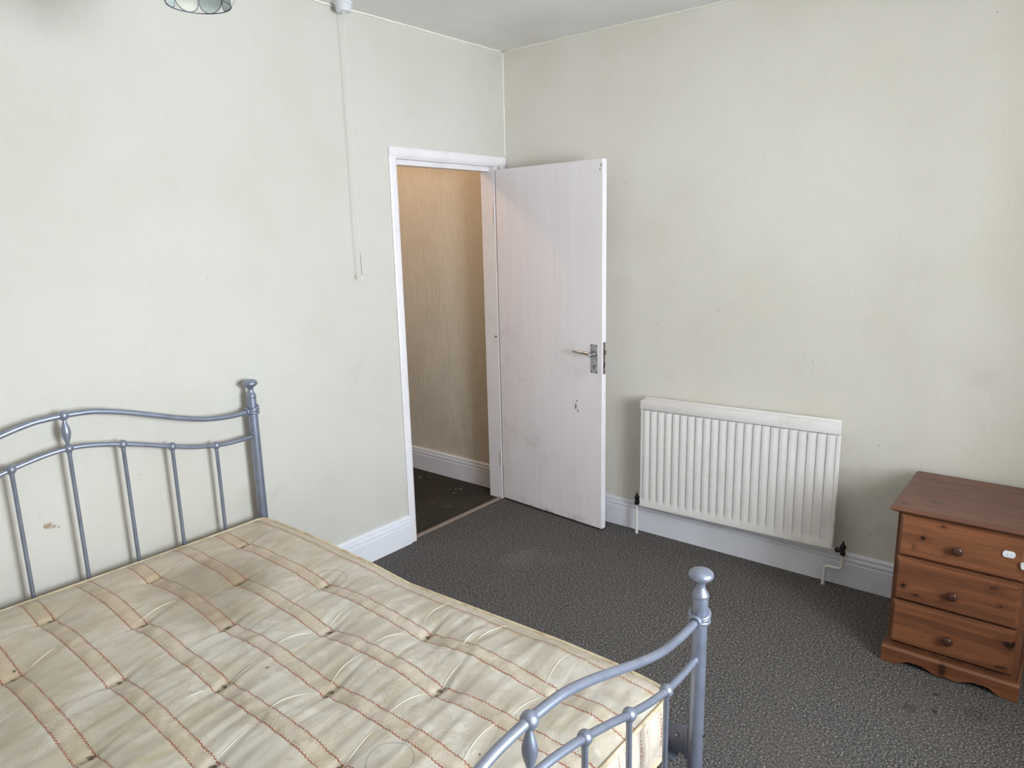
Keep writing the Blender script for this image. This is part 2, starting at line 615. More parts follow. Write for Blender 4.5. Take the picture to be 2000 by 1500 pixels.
# ------------------------------------------------------------------ the room
H = 2.6395
XW, YS = -4.10, -3.60          # west wall and window wall
DXL, DXR, DZ = -0.876, -0.064, 2.030    # door opening in the north wall
T = 0.108

g = G()
g.box((XW - .1, 0, 0), (DXL, T, H))
g.box((DXL, 0, DZ), (DXR, T, H))
g.box((DXR, 0, 0), (0, T, H))
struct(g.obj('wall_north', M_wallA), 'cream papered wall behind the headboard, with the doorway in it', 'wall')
struct(G().box((0, YS - .12, 0), (.1, T, H)).obj('wall_east', M_wallB), 'cream papered wall behind the radiator and the pine chest', 'wall')
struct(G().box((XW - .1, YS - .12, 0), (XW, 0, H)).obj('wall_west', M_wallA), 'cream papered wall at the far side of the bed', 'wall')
WX0, WX1, WZ0, WZ1 = -2.70, -1.20, .82, 2.18
RV = .90          # unseen bay, deepened to cut window light on the east wall
g = G()
g.box((XW, YS - RV, 0), (WX0, YS, H))
g.box((WX1, YS - RV, 0), (0, YS, H))
g.box((WX0, YS - RV, 0), (WX1, YS, WZ0))
g.box((WX0, YS - RV, WZ1), (WX1, YS, H))
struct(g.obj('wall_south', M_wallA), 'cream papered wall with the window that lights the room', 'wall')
struct(G().box((XW - .1, YS - .12, -.05), (.1, .012, 0)).obj('floor', M_carpet), 'dark grey flecked carpet of the bedroom', 'floor')
struct(G().box((XW - .1, YS - .12, H), (.1, T, H + .06)).obj('ceiling', M_ceil), 'pale grey painted ceiling of the bedroom', 'ceiling')

# cream caulked edges where the paper meets ceiling and corner
def wavy(p0, p1, r, n=60, amp=.002):
    p0, p1 = Vector(p0), Vector(p1)
    return [tuple(p0.lerp(p1, i / n) + Vector((random.uniform(-amp, amp), random.uniform(-amp, amp), random.uniform(-amp, amp)))) for i in range(n + 1)]


M = Mat('caulk_edge', 0.6)
M.color(M.mix(M.noise(30, 3), lin((244, 242, 230)), lin((228, 225, 210))))
M_caulk = M.m
g = G()
g.tube(wavy((XW, -.002, H - .003), (0, -.002, H - .003), .006), .006, 6)
g.tube(wavy((-.002, 0, H - .003), (-.002, YS, H - .003), .006), .006, 6)
g.tube(wavy((-.002, -.002, H), (-.002, -.002, 2.07), .004, 40, .001), .0055, 6)
struct(g.obj('trim_1', M_caulk, smooth=True), 'cream filled line along the ceiling edge and the wall corner', 'trim')

# hall beyond the door
struct(G().box((.022, T, 0), (.12, 3.2, H)).obj('wall_hall_east', M_hallwall), 'ribbed papered hall wall seen through the doorway', 'wall')
struct(G().box((-1.15, T, 0), (-1.05, 3.2, H)).obj('wall_hall_west', M_hallwall), 'far hall wall hidden behind the bedroom wall', 'wall')
struct(G().box((-1.15, 3.2, 0), (.12, 3.3, H)).obj('wall_hall_north', M_hallwall), 'end wall of the hall', 'wall')
struct(G().box((-1.15, .012, -.05), (.12, 3.3, -.001)).obj('floor_hall', M_hallcarpet), 'dark brown grey carpet in the hall beyond the doorway', 'floor')
struct(G().box((-1.15, T, H), (.12, 3.3, H + .06)).obj('ceiling_hall', M_ceil), 'ceiling of the hall', 'ceiling')

# window behind the camera
win = struct(bpy.data.objects.new('window_1', None), 'white framed window that lets in the daylight', 'window')
COL.objects.link(win)
win.location = ((WX0 + WX1) / 2, YS - RV + .06, WZ0)
WORLD[win.name] = tuple(win.location)
for a, b in (((WX0, YS - RV + .03, WZ0), (WX1, YS - RV + .09, WZ0 + .05)), ((WX0, YS - RV + .03, WZ1 - .05), (WX1, YS - RV + .09, WZ1)),
             ((WX0, YS - RV + .03, WZ0 + .05), (WX0 + .05, YS - RV + .09, WZ1 - .05)), ((WX1 - .05, YS - RV + .03, WZ0 + .05), (WX1, YS - RV + .09, WZ1 - .05)),
             (((WX0 + WX1) / 2 - .03, YS - RV + .03, WZ0 + .05), ((WX0 + WX1) / 2 + .03, YS - RV + .09, WZ1 - .05))):
    G().box(a, b, .006).obj('window_frame', M_gloss, win)
for x0, x1 in ((WX0 + .05, (WX0 + WX1) / 2 - .03), ((WX0 + WX1) / 2 + .03, WX1 - .05)):
    G().box((x0, YS - RV + .062, WZ0 + .05), (x1, YS - RV + .062, WZ1 - .05)).obj('window_pane', M_glass, win)

# skirting boards: flat face, bead line, moulded top
SK = [(0, 0), (.021, 0), (.0215, .110), (.0195, .1145), (.0140, .1165), (.0140, .1190), (.0195, .1210), (.0205, .125), (.0195, .1335),
      (.0165, .1375), (.0105, .1395), (.0105, .1418), (.0155, .1440), (.0155, .149), (.0125, .1545), (.007, .1585), (0, .1592)]
struct(G().extrude(SK, lambda a, b, t: (t, -a, b), XW, -.8965).obj('baseboard_north', M_gloss),
       'white gloss skirting board between the bed and the door casing', 'skirting board')
struct(G().extrude(SK, lambda a, b, t: (-a, t, b), YS, 0).obj('baseboard_east', M_gloss),
       'white gloss skirting board under the radiator and behind the chest', 'skirting board')
struct(G().extrude(SK, lambda a, b, t: (XW + a, t, b), YS, -.022).obj('baseboard_west', M_gloss), 'white skirting board beyond the bed', 'skirting board')
struct(G().extrude(SK, lambda a, b, t: (.022 - a, t, b), T + .012, 3.2).obj('baseboard_hall', M_gloss),
       'white skirting board along the ribbed hall wall', 'skirting board')

# door casing: lining, stops, architrave
cas = struct(bpy.data.objects.new('trim_2', None), 'white painted door casing around the open doorway', 'door frame')
COL.objects.link(cas)
cas.location = (-.47, 0, 0)
WORLD[cas.name] = (-.47, 0, 0)
AR = [(0, 0), (.047, 0), (.047, .010), (.040, .0135), (.012, .0145), (.006, .012), (0, .009)]     # width, thickness
g = G().extrude(AR, lambda a, b, t: (-.849 - a, -b, t), 0, 2.065 - .047 + .0)
g.obj('architrave', M_casing, cas)
G().extrude(AR, lambda a, b, t: (t, -b, 2.0185 + a), -.896, -.0045).obj('architrave', M_casing, cas)
G().extrude(AR, lambda a, b, t: (-.0515 + a, -b, t), 0, 2.0185).obj('architrave', M_casing, cas)
G().box((DXL, .0005, 0), (-.845, T, 2.012), .002).obj('jamb', M_casing, cas)
jr = G().box((-.096, .0035, 0), (DXR, T, 2.012), .002).obj('jamb', M_casing, cas)
G().box((DXL, .0005, 2.012), (DXR, T, DZ), .002).obj('head_lining', M_casing, cas)
G().box((-.845, .040, 1.987), (-.0965, T, 2.012), .002).obj('door_stop', M_casing, cas)
G().box((-.845, .040, 0), (-.832, T, 1.987), .002).obj('door_stop', M_casing, cas)
# the screw left in the right jamb
G().lathe([(.006, 0), (.006, .004), (.003, .006), (.003, .012)], 10, Matrix.Translation((-.096, .02, 1.03)) @ Matrix.Rotation(-PI / 2, 4, 'Y')).obj('screw', M_steel, jr)

struct(G().extrude([(.0, 0), (.034, 0), (.031, .004), (.024, .0065), (.010, .0065), (.003, .004)], lambda a, b, t: (t, .010 + a, b), -.845, -.0965)
       .obj('trim_3', M_thresh), 'worn brown threshold strip between bedroom and hall carpet', 'threshold strip')

# ------------------------------------------------------------------ the door leaf (hinged on the right jamb, standing open)
TH = math.radians(4.6)
DM = Matrix.Translation((-.0957, -.004, .012)) @ Matrix.Rotation(-TH, 4, 'Z')
# local frame of the leaf: -y along the leaf from the hinge, +x towards the wall behind it
door = struct(bpy.data.objects.new('door_1', None), 'white painted flush door standing open beside the radiator', 'door')
COL.objects.link(door)
door.location = (-.0957, -.004, 0)
WORLD[door.name] = (-.0957, -.004, 0)
G().box((0, -.762, 0), (.035, 0, 1.981), .0025, DM).obj('door_leaf', M_door, door)
# lever handle on a long plate
plate = G().box((-.004, -.731, .881), (.0, -.691, 1.036), .0015, DM).obj('handle_plate', M_chrome, door)
lv = G()
px, pz = -.711, .984
lv.lathe([(.013, 0), (.013, .006), (.010, .010), (.009, .030), (.010, .040), (.007, .044)], 20,
         DM @ Matrix.Translation((-.004, px, pz)) @ Matrix.Rotation(-PI / 2, 4, 'Y'))
lvp, lvr = [], []
for i in range(13):
    t = i / 12
    lvp.append(DM @ Vector((-.037 + .002 * math.sin(t * PI), px + .006 + .106 * t, pz + .004 + .006 * t)))
    lvr.append(.0085 - .0030 * t)
lv.tube(lvp, 0, 12, rr=lvr)
lv.obj('lever_handle', M_chrome, door, smooth=True, angle=40)
G().lathe([(.0062, 0), (.0062, .002), (.005, .0025)], 10, DM @ Matrix.Translation((-.037, px + .113, pz + .010)) @ Matrix.Rotation(-PI / 2, 4, 'X')).obj('lever_end', M_dark, door)
k = G()
k.lathe([(.0042, 0), (.0042, .001)], 12, DM @ Matrix.Translation((-.004, px, .921)) @ Matrix.Rotation(-PI / 2, 4, 'Y'))
k.box((-.005, px - .0025, .905), (-.004, px + .0025, .921), 0, DM)
k.obj('keyhole', M_dark, plate)
for dy in (-.727, -.695):
    for dz in (.887, 1.030):
        G().lathe([(.0035, 0), (.003, .0016)], 8, DM @ Matrix.Translation((-.004, dy, dz)) @ Matrix.Rotation(-PI / 2, 4, 'Y')).obj('screw', M_dark, plate)
fe = G().box((.009, -.7635, .878), (.028, -.762, 1.050), 0, DM).obj('lock_faceplate', M_steel, door)
G().box((.0125, -.773, .985), (.0245, -.7635, 1.008), .003, DM).obj('latch_bolt', M_steel, fe)
G().box((.014, -.7640, .915), (.022, -.7634, .945), 0, DM).obj('bolt_slot', M_dark, fe)
for hz in (.22, 1.70):
    h = G()
    h.tube([(-.0985, .0045, hz), (-.0985, .0045, hz + .09)], .0045, 10)
    h.obj('hinge', M_casing, door, smooth=True, angle=40)
rs = G()
for (yy, zz, w, hh) in ((-.752, 1.950, .004, .014), (-.745, 1.930, .0025, .014)):
    rs.box((-.0006, yy - w / 2, zz - hh / 2), (.0004, yy + w / 2, zz + hh / 2), 0, DM)
rs.obj('paint_chip', M_dark, door)

# ------------------------------------------------------------------ radiator
SL = math.tan(math.radians(1.05))
RY0, RY1, RZ0, RZ1 = -.964, -1.951, .178, .768          # left, right, bottom, top at the left end
rad = thing('radiator', (-.06, -1.457, .18), 'white ribbed panel radiator on the wall between door and pine chest', 'radiator')


def rz(y, z):
    return z + (RY0 - y) * SL


# ribbed front panel
nr = 23
pit = (RY0 - RY1 - .030) / nr
cols = [(RY0, .0), (RY0 - .002, .007), (RY0 - .013, .008)]
for i in range(nr):
    y = RY0 - .015 - i * pit
    for u, dxx in ((0.0, -.007), (.04, .0032), (.09, .0046), (.30, .0052), (.46, .0048), (.52, .0042), (.70, .0010), (.76, .0006), (.955, .0004), (.985, -.001)):
        cols.append((y - u * pit, .004 + dxx))
cols += [(RY1 + .013, .008), (RY1 + .002, .007), (RY1, .0)]
rows = [(RZ0, 0, 0), (RZ0 + .003, .008, 0), (RZ0 + .034, .008, 0), (RZ0 + .040, .006, .25), (RZ0 + .052, 0, 1),
        (RZ1 - .070, 0, 1), (RZ1 - .060, 0, .9), (RZ1 - .0545, .0, .3), (RZ1 - .0535, -.006, 0), (RZ1 - .045, -.006, 0)]
g = G()
vs, fs = [], []
for z, flat, k in rows:
    for y, d in cols:
        off = d * k + (1 - k) * flat
        if y in (RY0, RY1):
            off = 0
        vs.append((-.088 - off, y, rz(y, z)))
n = len(cols)
for j in range(len(rows) - 1):
    for i in range(n - 1):
        fs.append((j * n + i, j * n + i + 1, (j + 1) * n + i + 1, (j + 1) * n + i))
g.addv(vs, fs)
fp = g.obj('front_panel', M_rad, rad, smooth=True, angle=38)


def rbox(name, x0, x1, y0, y1, z0, z1, bev=.004, mat=M_rad, par=rad):
    g = G().box((x0, y0, z0), (x1, y1, z1), bev)
    g.v = [(x, y, rz(y, z)) for x, y, z in g.v]
    return g.obj(name, mat, par, smooth=True, angle=40)


rbox('top_rail', -.103, -.088, RY1 - .001, RY0 + .001, RZ1 - .050, RZ1 - .002, .005)
rbox('top_rail', -.088, -.070, RY1 + .004, RY0 - .004, RZ1 - .035, RZ1 + .001, .005)
rbox('rear_panel', -.060, -.048, RY1 + .008, RY0 - .008, RZ0 + .005, RZ1 + .008, .004)
rbox('side_seam', -.092, -.082, RY0 - .006, RY0 + .002, RZ0 + .002, RZ1 - .051, .003)
rbox('side_seam', -.092, -.082, RY1 - .002, RY1 + .006, RZ0 + .002, RZ1 - .051, .003)
rbox('bottom_rail', -.095, -.080, RY1 + .002, RY0 - .002, RZ0 - .003, RZ0 + .012, .004)
for y in (RY0 - .20, RY1 + .20):
    rbox('wall_bracket', -.048, -.001, y - .015, y + .015, RZ0 + .06, RZ1 - .06, .002, M_gloss)


def valve(y, z, toward):
    g = G()
    MT = Matrix.Translation((-.063, y, z))
    g.lathe([(.010, -.022), (.013, -.016), (.013, -.006), (.009, -.002), (.009, .004), (.012, .010), (.014, .016), (.013, .022),
             (.008, .030), (.0045, .036), (.0035, .044), (.002, .047)], 16, MT)
    v = g.obj('valve', M_valve, rad, smooth=True, angle=50)
    g = G()
    MR = Matrix.Translation((-.063, y, z - .002)) @ Matrix.Rotation(-PI / 2 * toward, 4, 'X')
    g.lathe([(.008, .008), (.008, .016), (.013, .017), (.013, .028), (.009, .029), (.009, .036)], 6, MR)
    g.obj('union_nut', M_valve, v)
    g = G().lathe([(.0105, .034), (.0105, .046)], 14, MR)
    g.obj('valve_tail', M_rad, v)


valve(-.930, .190, -1)
valve(-1.990, .189, 1)
g = G().tube([(-.063, -.930, .170), (-.063, -.931, .02), (-.064, -.933, .0)], .0078, 12)
g.obj('pipe', M_pipe, rad, smooth=True, angle=60)


def bend(pts, r, n=6):
    out = [Vector(pts[0])]
    for i in range(1, len(pts) - 1):
        a, b, c = Vector(pts[i - 1]), Vector(pts[i]), Vector(pts[i + 1])
        d0, d1 = (a - b).normalized(), (c - b).normalized()
        p, q = b + d0 * r, b + d1 * r
        for j in range(n + 1):
            t = j / n
            out.append(p.lerp(b, t).lerp(b.lerp(q, t), t))
    out.append(Vector(pts[-1]))
    return out


g = G().tube(bend([(-.063, -1.990, .170), (-.063, -1.990, .098), (-.063, -1.918, .096), (-.062, -1.914, .0)], .014), .0078, 12)
g.obj('pipe', M_pipe, rad, smooth=True, angle=60)

# ------------------------------------------------------------------ bed frame
CX = -2.476
PXS = (-1.776, -3.176)
YH, YF = -.060, -2.065
DROP = -.257
bed = thing('bed_frame', (CX, -1.06, 0), 'silver grey metal double bed frame with curved head and foot rails', 'bed')
TOPC = [(0, 1.064), (.05, 1.0625), (.10, 1.058), (.19, 1.036), (.298, 1.001), (.392, .970), (.492, .943), (.56, .934), (.60, .9315), (.64, .932), (.70, .936)]
LOWC = [(0, .947), (.05, .944), (.10, .936), (.18, .918), (.266, .893), (.351, .866), (.438, .842), (.519, .827), (.575, .822), (.62, .822), (.70, .826)]


def spl(P, x):
    for i in range(len(P) - 1):
        if x <= P[i + 1][0]:
            p0 = P[i - 1] if i > 0 else (-P[1][0], P[1][1])
            p1, p2 = P[i], P[i + 1]
            p3 = P[i + 2] if i + 2 < len(P) else p2
            t = (x - p1[0]) / (p2[0] - p1[0])
            m1 = (p2[1] - p0[1]) / (p2[0] - p0[0]) * (p2[0] - p1[0])
            m2 = (p3[1] - p1[1]) / (p3[0] - p1[0] + 1e-9) * (p2[0] - p1[0]) if p3 != p2 else (p2[1] - p1[1])
            return (2 * t**3 - 3 * t**2 + 1) * p1[1] + (t**3 - 2 * t**2 + t) * m1 + (-2 * t**3 + 3 * t**2) * p2[1] + (t**3 - t**2) * m2
    return P[-1][1]


def bead_mesh(x, y, z, r=.0162):
    g = G()
    prof = []
    for i in range(13):
        a = -PI / 2 + PI * i / 12
        prof.append((max(.0005, r * math.cos(a)), r * math.sin(a)))
    g.lathe(prof, 20, Matrix.Translation((x, y, z)))
    return g


def bed_end(y, dz, zbase, kind):
    for px_ in PXS:
        g = G().lathe([(.0200, 0), (.0200, .9995 + dz)], 28, Matrix.Translation((px_, y, 0)))
        zt = .992 + dz
        g = G().lathe([(.0185, 0), (.0198, .004), (.0198, zt - .001), (.0185, zt)], 28, Matrix.Translation((px_, y, 0)))
        post = g.obj('post', M_bed, bed, smooth=True, angle=50)
        g = G().lathe([(.0195, 0), (.0210, .003), (.0215, .006), (.0205, .010), (.0155, .018), (.0122, .025), (.0112, .033), (.0125, .040),
                       (.0170, .045), (.0255, .050), (.0300, .055), (.0312, .060), (.0300, .065), (.0250, .0705), (.0160, .0745), (.0060, .0765), (.0005, .077)],
                      32, Matrix.Translation((px_, y, zt)))
        g.obj('finial', M_bed, post, smooth=True, angle=55)
        # clasp: three loops round the post meeting in an eye round the rail end
        s = 1 if px_ < CX else -1          # direction towards the rail
        g = G()
        zc = .936 + dz
        for j, (o, tilt) in enumerate(((.017, .012), (.004, .002), (-.011, -.006))):
            pts = []
            for i in range(32):
                a = 2 * PI * i / 32
                pts.append((px_ + .0225 * math.cos(a), y + .0225 * math.sin(a), zc + o - tilt * (.5 + .5 * math.cos(a) * s)))
            g.tube(pts, .0058, 8, closed=True)
        pts = []
        for i in range(24):
            a = 2 * PI * i / 24
            pts.append((px_ + s * .0275, y + .0135 * math.cos(a), zc - .001 + .0135 * math.sin(a)))
        g.tube(pts, .0052, 8, closed=True)
        g.obj('clasp', M_bed, post, smooth=True)
        if kind == 'foot':
            g = G()
            g.lathe([(.006, 0), (.006, .002), (.002, .004)], 12, Matrix.Translation((px_ + .004, y - .0195, .345)) @ Matrix.Rotation(PI / 2, 4, 'X'))
            g.obj('bolt_head', M_chrome, post, smooth=True, angle=40)
    for nm, P, r in (('top_rail', TOPC, .0103), ('middle_rail', LOWC, .0090)):
        pts = []
        for i in range(-70, 71):
            x = i / 70 * .684
            pts.append((CX + x, y, spl(P, abs(x)) + dz))
        rl = G().tube(pts, r, 16).obj(nm, M_bed, bed, smooth=True, angle=60)
        ks = (0,) if nm == 'top_rail' else range(-3, 4)
        for k in ks:
            z = spl(P, abs(k) * .175) + dz
            bead_mesh(CX + k * .175, y, z, .0175 if nm == 'top_rail' else .0162).obj('bead', M_bed, rl, smooth=True)
    # bottom bar and spindles
    G().tube([(PXS[1] + .018, y, zbase), (PXS[0] - .018, y, zbase)], .010, 12).obj('bottom_rail', M_bed, bed, smooth=True, angle=60)
    for k in range(-3, 4):
        z = spl(LOWC, abs(k) * .175) + dz
        x = CX + k * .175
        G().lathe([(.0070, zbase + .008), (.0070, z - .022), (.0085, z - .018), (.0075, z - .012)], 14, Matrix.Translation((x, y, 0))).obj('spindle', M_bed, bed, smooth=True, angle=60)
    z0, z1 = .947 + dz + .014, 1.064 + dz - .015
    prof = []
    for i in range(21):
        t = i / 20
        prof.append((.0052 + .0098 * math.sin(PI * t) ** 1.5, z0 + (z1 - z0) * t))
    G().lathe(prof, 20, Matrix.Translation((CX, y, 0))).obj('baluster', M_bed, bed, smooth=True, angle=60)


bed_end(YH, 0.0, .30, 'head')
bed_end(YF, DROP, .20, 'foot')
for sx, px_ in ((-1, PXS[0]), (1, PXS[1])):
    g = G()
    x = px_ - sx * .002
    g.box((x - .002, YF + .046, .260), (x + .002, YH - .046, .346), .001)
    xi = x + sx * .032
    g.box((min(x, xi), YF + .046, .256), (max(x, xi), YH - .046, .260), .001)
    sr = g.obj('side_rail', M_rail, bed)
    for yy, d in ((YF, 1), (YH, -1)):
        g = G()
        g.box((min(x, x + sx * .005) , min(yy + d * .018, yy + d * .050), .266), (max(x, x + sx * .005), max(yy + d * .018, yy + d * .050), .352), .002)
        g.box((x - .013, min(yy + d * .016, yy + d * .026), .262), (x + .013, max(yy + d * .016, yy + d * .026), .360), .002)
        br = g.obj('corner_bracket', M_rail, sr)
    g = G().lathe([(.0055, 0), (.0055, .003), (.002, .0045)], 6, Matrix.Translation((x + sx * .005, YF + .050, .318)) @ Matrix.Rotation(sx * PI / 2, 4, 'Y'))
    g.obj('bolt_head', M_chrome, sr)
for i in range(11):
    y = -.16 - i * .18
    G().box((PXS[1] + .014, y - .03, .2605), (PXS[0] - .014, y + .03, .2740), .003).obj('slat', M_pine_side, bed)

# ------------------------------------------------------------------ mattress
MX1, MX0 = -1.7900, -3.161
MY1, MY0 = -.086, -2.000
MZB, MZT = .2755, .452
RC = .055
rng = np.random.RandomState(7)
HT = rng.rand(64, 64)


def vnoise(x, y):
    xi = np.floor(x).astype(int)
    yi = np.floor(y).astype(int)
    fx, fy = x - xi, y - yi
    fx, fy = fx * fx * (3 - 2 * fx), fy * fy * (3 - 2 * fy)
    a = HT[xi % 64, yi % 64]
    b = HT[(xi + 1) % 64, yi % 64]
    c_ = HT[xi % 64, (yi + 1) % 64]
    d = HT[(xi + 1) % 64, (yi + 1) % 64]
    return (a * (1 - fx) + b * fx) * (1 - fy) + (c_ * (1 - fx) + d * fx) * fy


TUFTS = []
for k in range(7):
    x = STR0 - k * STRD
    ys = (-.275, -.782, -1.282, -1.765) if k % 2 == 0 else (-.545, -1.045, -1.517, -1.90)
    for y in ys:
        if y < -1.86 or x < MX0 + .06:
            continue
        TUFTS.append((x + random.uniform(-.008, .004), y + random.uniform(-.015, .015)))


def ztop(X, Y):
    ex = np.minimum(MX1 - X, X - MX0)
    ey = np.minimum(MY1 - Y, Y - MY0)
    e = np.clip(np.minimum(ex, ey), 0, None)
    e2 = 1.0 / (1.0 / (ex + .002) ** 2 + 1.0 / (ey + .002) ** 2) ** .5
    rise = .030 * (1 - np.exp(-np.clip(e2, 0, None) / .060))
    # edge sag, measured along the long side
    ed = np.interp(Y, [-2.02, -1.96, -1.84, -1.65, -1.45, -1.25, -.99, -.79, -.53, -.32, -.09],
                   [-.014, -.006, .004, .006, .000, -.006, -.014, .004, .014, .018, .014])
    z = MZT + rise * .85 + ed * np.exp(-np.clip(MX1 - X, 0, None) / .25) + .012 * np.clip((Y + .9) / .8, -0.4, 1) * (1 - np.exp(-np.clip(MX1 - X, 0, None) / .4))
    w = 1 - np.exp(-(e / .05) ** 2)
    z = z + w * .014 * (vnoise(X * 6 + 3, Y * 6 + 40) - .5)
    # ripples: folds running across the bed, broken at the stripes
    col = np.round((STR0 - X) / STRD - .5)
    ph = vnoise(col * 3.7 + 11, Y * 3 + col * 1.3) * 5 + vnoise(X * 5, Y * 4) * 3
    amp = np.clip((-.2 - Y) / .9, .30, 1) * (.55 + .9 * vnoise(X * 7 + 9, Y * 5 + 5))
    u = (Y - .10 * (X - STR0)) / .062
    rp = np.sin(2 * PI * u + ph)
    rp = rp + .30 * np.sin(2 * PI * u * 1.9 + ph * 1.7 + 2)
    fr = np.abs((STR0 - X) / STRD - np.round((STR0 - X) / STRD)) * STRD
    instr = np.exp(-(fr / .020) ** 2)
    z = z + w * .0013 * amp * rp * (1 - .55 * instr)
    z = z + w * .0030 * np.exp(-(fr / .016) ** 2) + w * .0022 * np.exp(-(fr / .024) ** 2) * np.sin(2 * PI * Y / .125 + 4 * vnoise(X * 9, Y * 3))
    # stitched lines of each stripe draw the cloth down a little
    z = z - w * .0012 * np.exp(-((fr - STRW / 2) / .004) ** 2)
    for tx, ty in TUFTS:
        dx_, dy_ = X - tx, Y - ty
        r2 = (dx_ / .065) ** 2 + (dy_ / .085) ** 2
        z = z - .017 * np.exp(-r2) - .012 * np.exp(-((dx_ / .022) ** 2 + (dy_ / .016) ** 2))
        # a pulled crease to either side
        side = np.exp(-np.abs(dx_) / .085)
        cl = dy_ - .10 * dx_ - .9 * dx_ * np.abs(dx_)
        z = z - .0045 * side * np.exp(-(cl / .011) ** 2) + .0030 * side * np.exp(-((cl + .020) / .012) ** 2)
        # tight thread folds
        z = z + .0016 * np.exp(-((np.abs(dx_) - .085) / .05) ** 2) * np.exp(-((cl - .004) / .0035) ** 2)
    return z


def corner_map(X, Y):
    hx, hy = (MX1 - MX0) / 2, (MY1 - MY0) / 2
    cx, cy = (MX1 + MX0) / 2, (MY1 + MY0) / 2
    lx, ly = X - cx, Y - cy
    a = (np.abs(lx) - (hx - RC)) / RC
    b = (np.abs(ly) - (hy - RC)) / RC
    mk = (a > 0) & (b > 0)
    a2 = np.where(mk, a * np.sqrt(np.clip(1 - b * b / 2, 0, 1)), a)
    b2 = np.where(mk, b * np.sqrt(np.clip(1 - a * a / 2, 0, 1)), b)
    return cx + np.sign(lx) * (hx - RC + a2 * RC), cy + np.sign(ly) * (hy - RC + b2 * RC)


NX, NY = 240, 440
gx = np.linspace(MX0, MX1, NX)
gy = np.linspace(MY0, MY1, NY)
X, Y = np.meshgrid(gx, gy, indexing='ij')
X2, Y2 = corner_map(X, Y)
Z = ztop(X2, Y2)
vv = np.stack([X2, Y2, Z], -1).reshape(-1, 3)
ii, jj = np.meshgrid(np.arange(NX - 1), np.arange(NY - 1), indexing='ij')
a = (ii * NY + jj).ravel()
quads = np.stack([a, a + NY, a + NY + 1, a + 1], -1)
mat_t = thing('mattress', ((MX0 + MX1) / 2, (MY0 + MY1) / 2, MZB), 'stained cream double mattress with beige stripes on the bed frame', 'mattress')
me = bpy.data.meshes.new('ticking')
me.from_pydata(vv.tolist(), [], quads.tolist())
me.update()
me.polygons.foreach_set('use_smooth', [True] * len(me.polygons))
me.materials.append(M_ticking)
o = bpy.data.objects.new('ticking', me)
COL.objects.link(o)
o.parent = mat_t
o.matrix_parent_inverse = Matrix.Translation(-Vector(WORLD[mat_t.name]))
top_cover = o

# boundary loop, walked anticlockwise
idx = [(i, 0) for i in range(NX)] + [(NX - 1, j) for j in range(1, NY)] + [(i, NY - 1) for i in range(NX - 2, -1, -1)] + [(0, j) for j in range(NY - 2, 0, -1)]
loop = [Vector((X2[i, j], Y2[i, j], Z[i, j])) for i, j in idx]
cen = Vector(((MX0 + MX1) / 2, (MY0 + MY1) / 2, 0))
NL = len(loop)
nor = []
for i in range(NL):
    d = loop[(i + 1) % NL] - loop[i - 1]
    d.z = 0
    d.normalize()
    nor.append(Vector((d.y, -d.x, 0)))
g = G()
lev = [0, .06, .18, .35, .5, .65, .82, .94, 1.0]
L = [0]
for i in range(1, NL):
    L.append(L[-1] + (loop[i] - loop[i - 1]).length)
vs = []
for q, t in enumerate(lev):
    for i in range(NL):
        bul = .006 * math.sin(PI * t)
        fold = .0022 * math.sin(PI * t) * (math.sin(L[i] / .052 * 2 * PI + 1.3 * math.sin(L[i] * 9)) + .6 * math.sin(L[i] / .021 * 2 * PI))
        p = loop[i] + nor[i] * (bul + fold)
        vs.append((p.x, p.y, loop[i].z * (1 - t) + MZB * t))
fs = []
for q in range(len(lev) - 1):
    for i in range(NL):
        j = (i + 1) % NL
        fs.append((q * NL + i, (q + 1) * NL + i, (q + 1) * NL + j, q * NL + j))
fs.append(tuple((len(lev) - 1) * NL + i for i in range(NL)))
g.addv(vs, fs)
bo = g.obj('border', M_border, mat_t, smooth=True, angle=60)
st = 3
lp = [(loop[i] + nor[i] * .002).to_tuple() for i in range(0, NL, st)]
G().tube([(p[0], p[1], p[2] + .0005) for p in lp], .0058, 8, closed=True).obj('piping', M_piping, mat_t, smooth=True)
G().tube([(p[0], p[1], MZB + .006) for p in lp], .0058, 8, closed=True).obj('piping', M_piping, mat_t, smooth=True)
for tx, ty in TUFTS:
    z = float(ztop(np.array([tx]), np.array([ty]))[0])
    g = G()
    for q in range(3):
        r = .008 + .003 * q
        pts = [(tx + r * 1.25 * math.cos(a_ * PI / 6 + q), ty + r * .7 * math.sin(a_ * PI / 6 + q), z + .002 + .0012 * q + .002 * math.cos(a_ + q)) for a_ in range(12)]
        g.tube(pts, .0013, 5, closed=True)
    g.obj('tuft', M_tuft, mat_t, smooth=True)

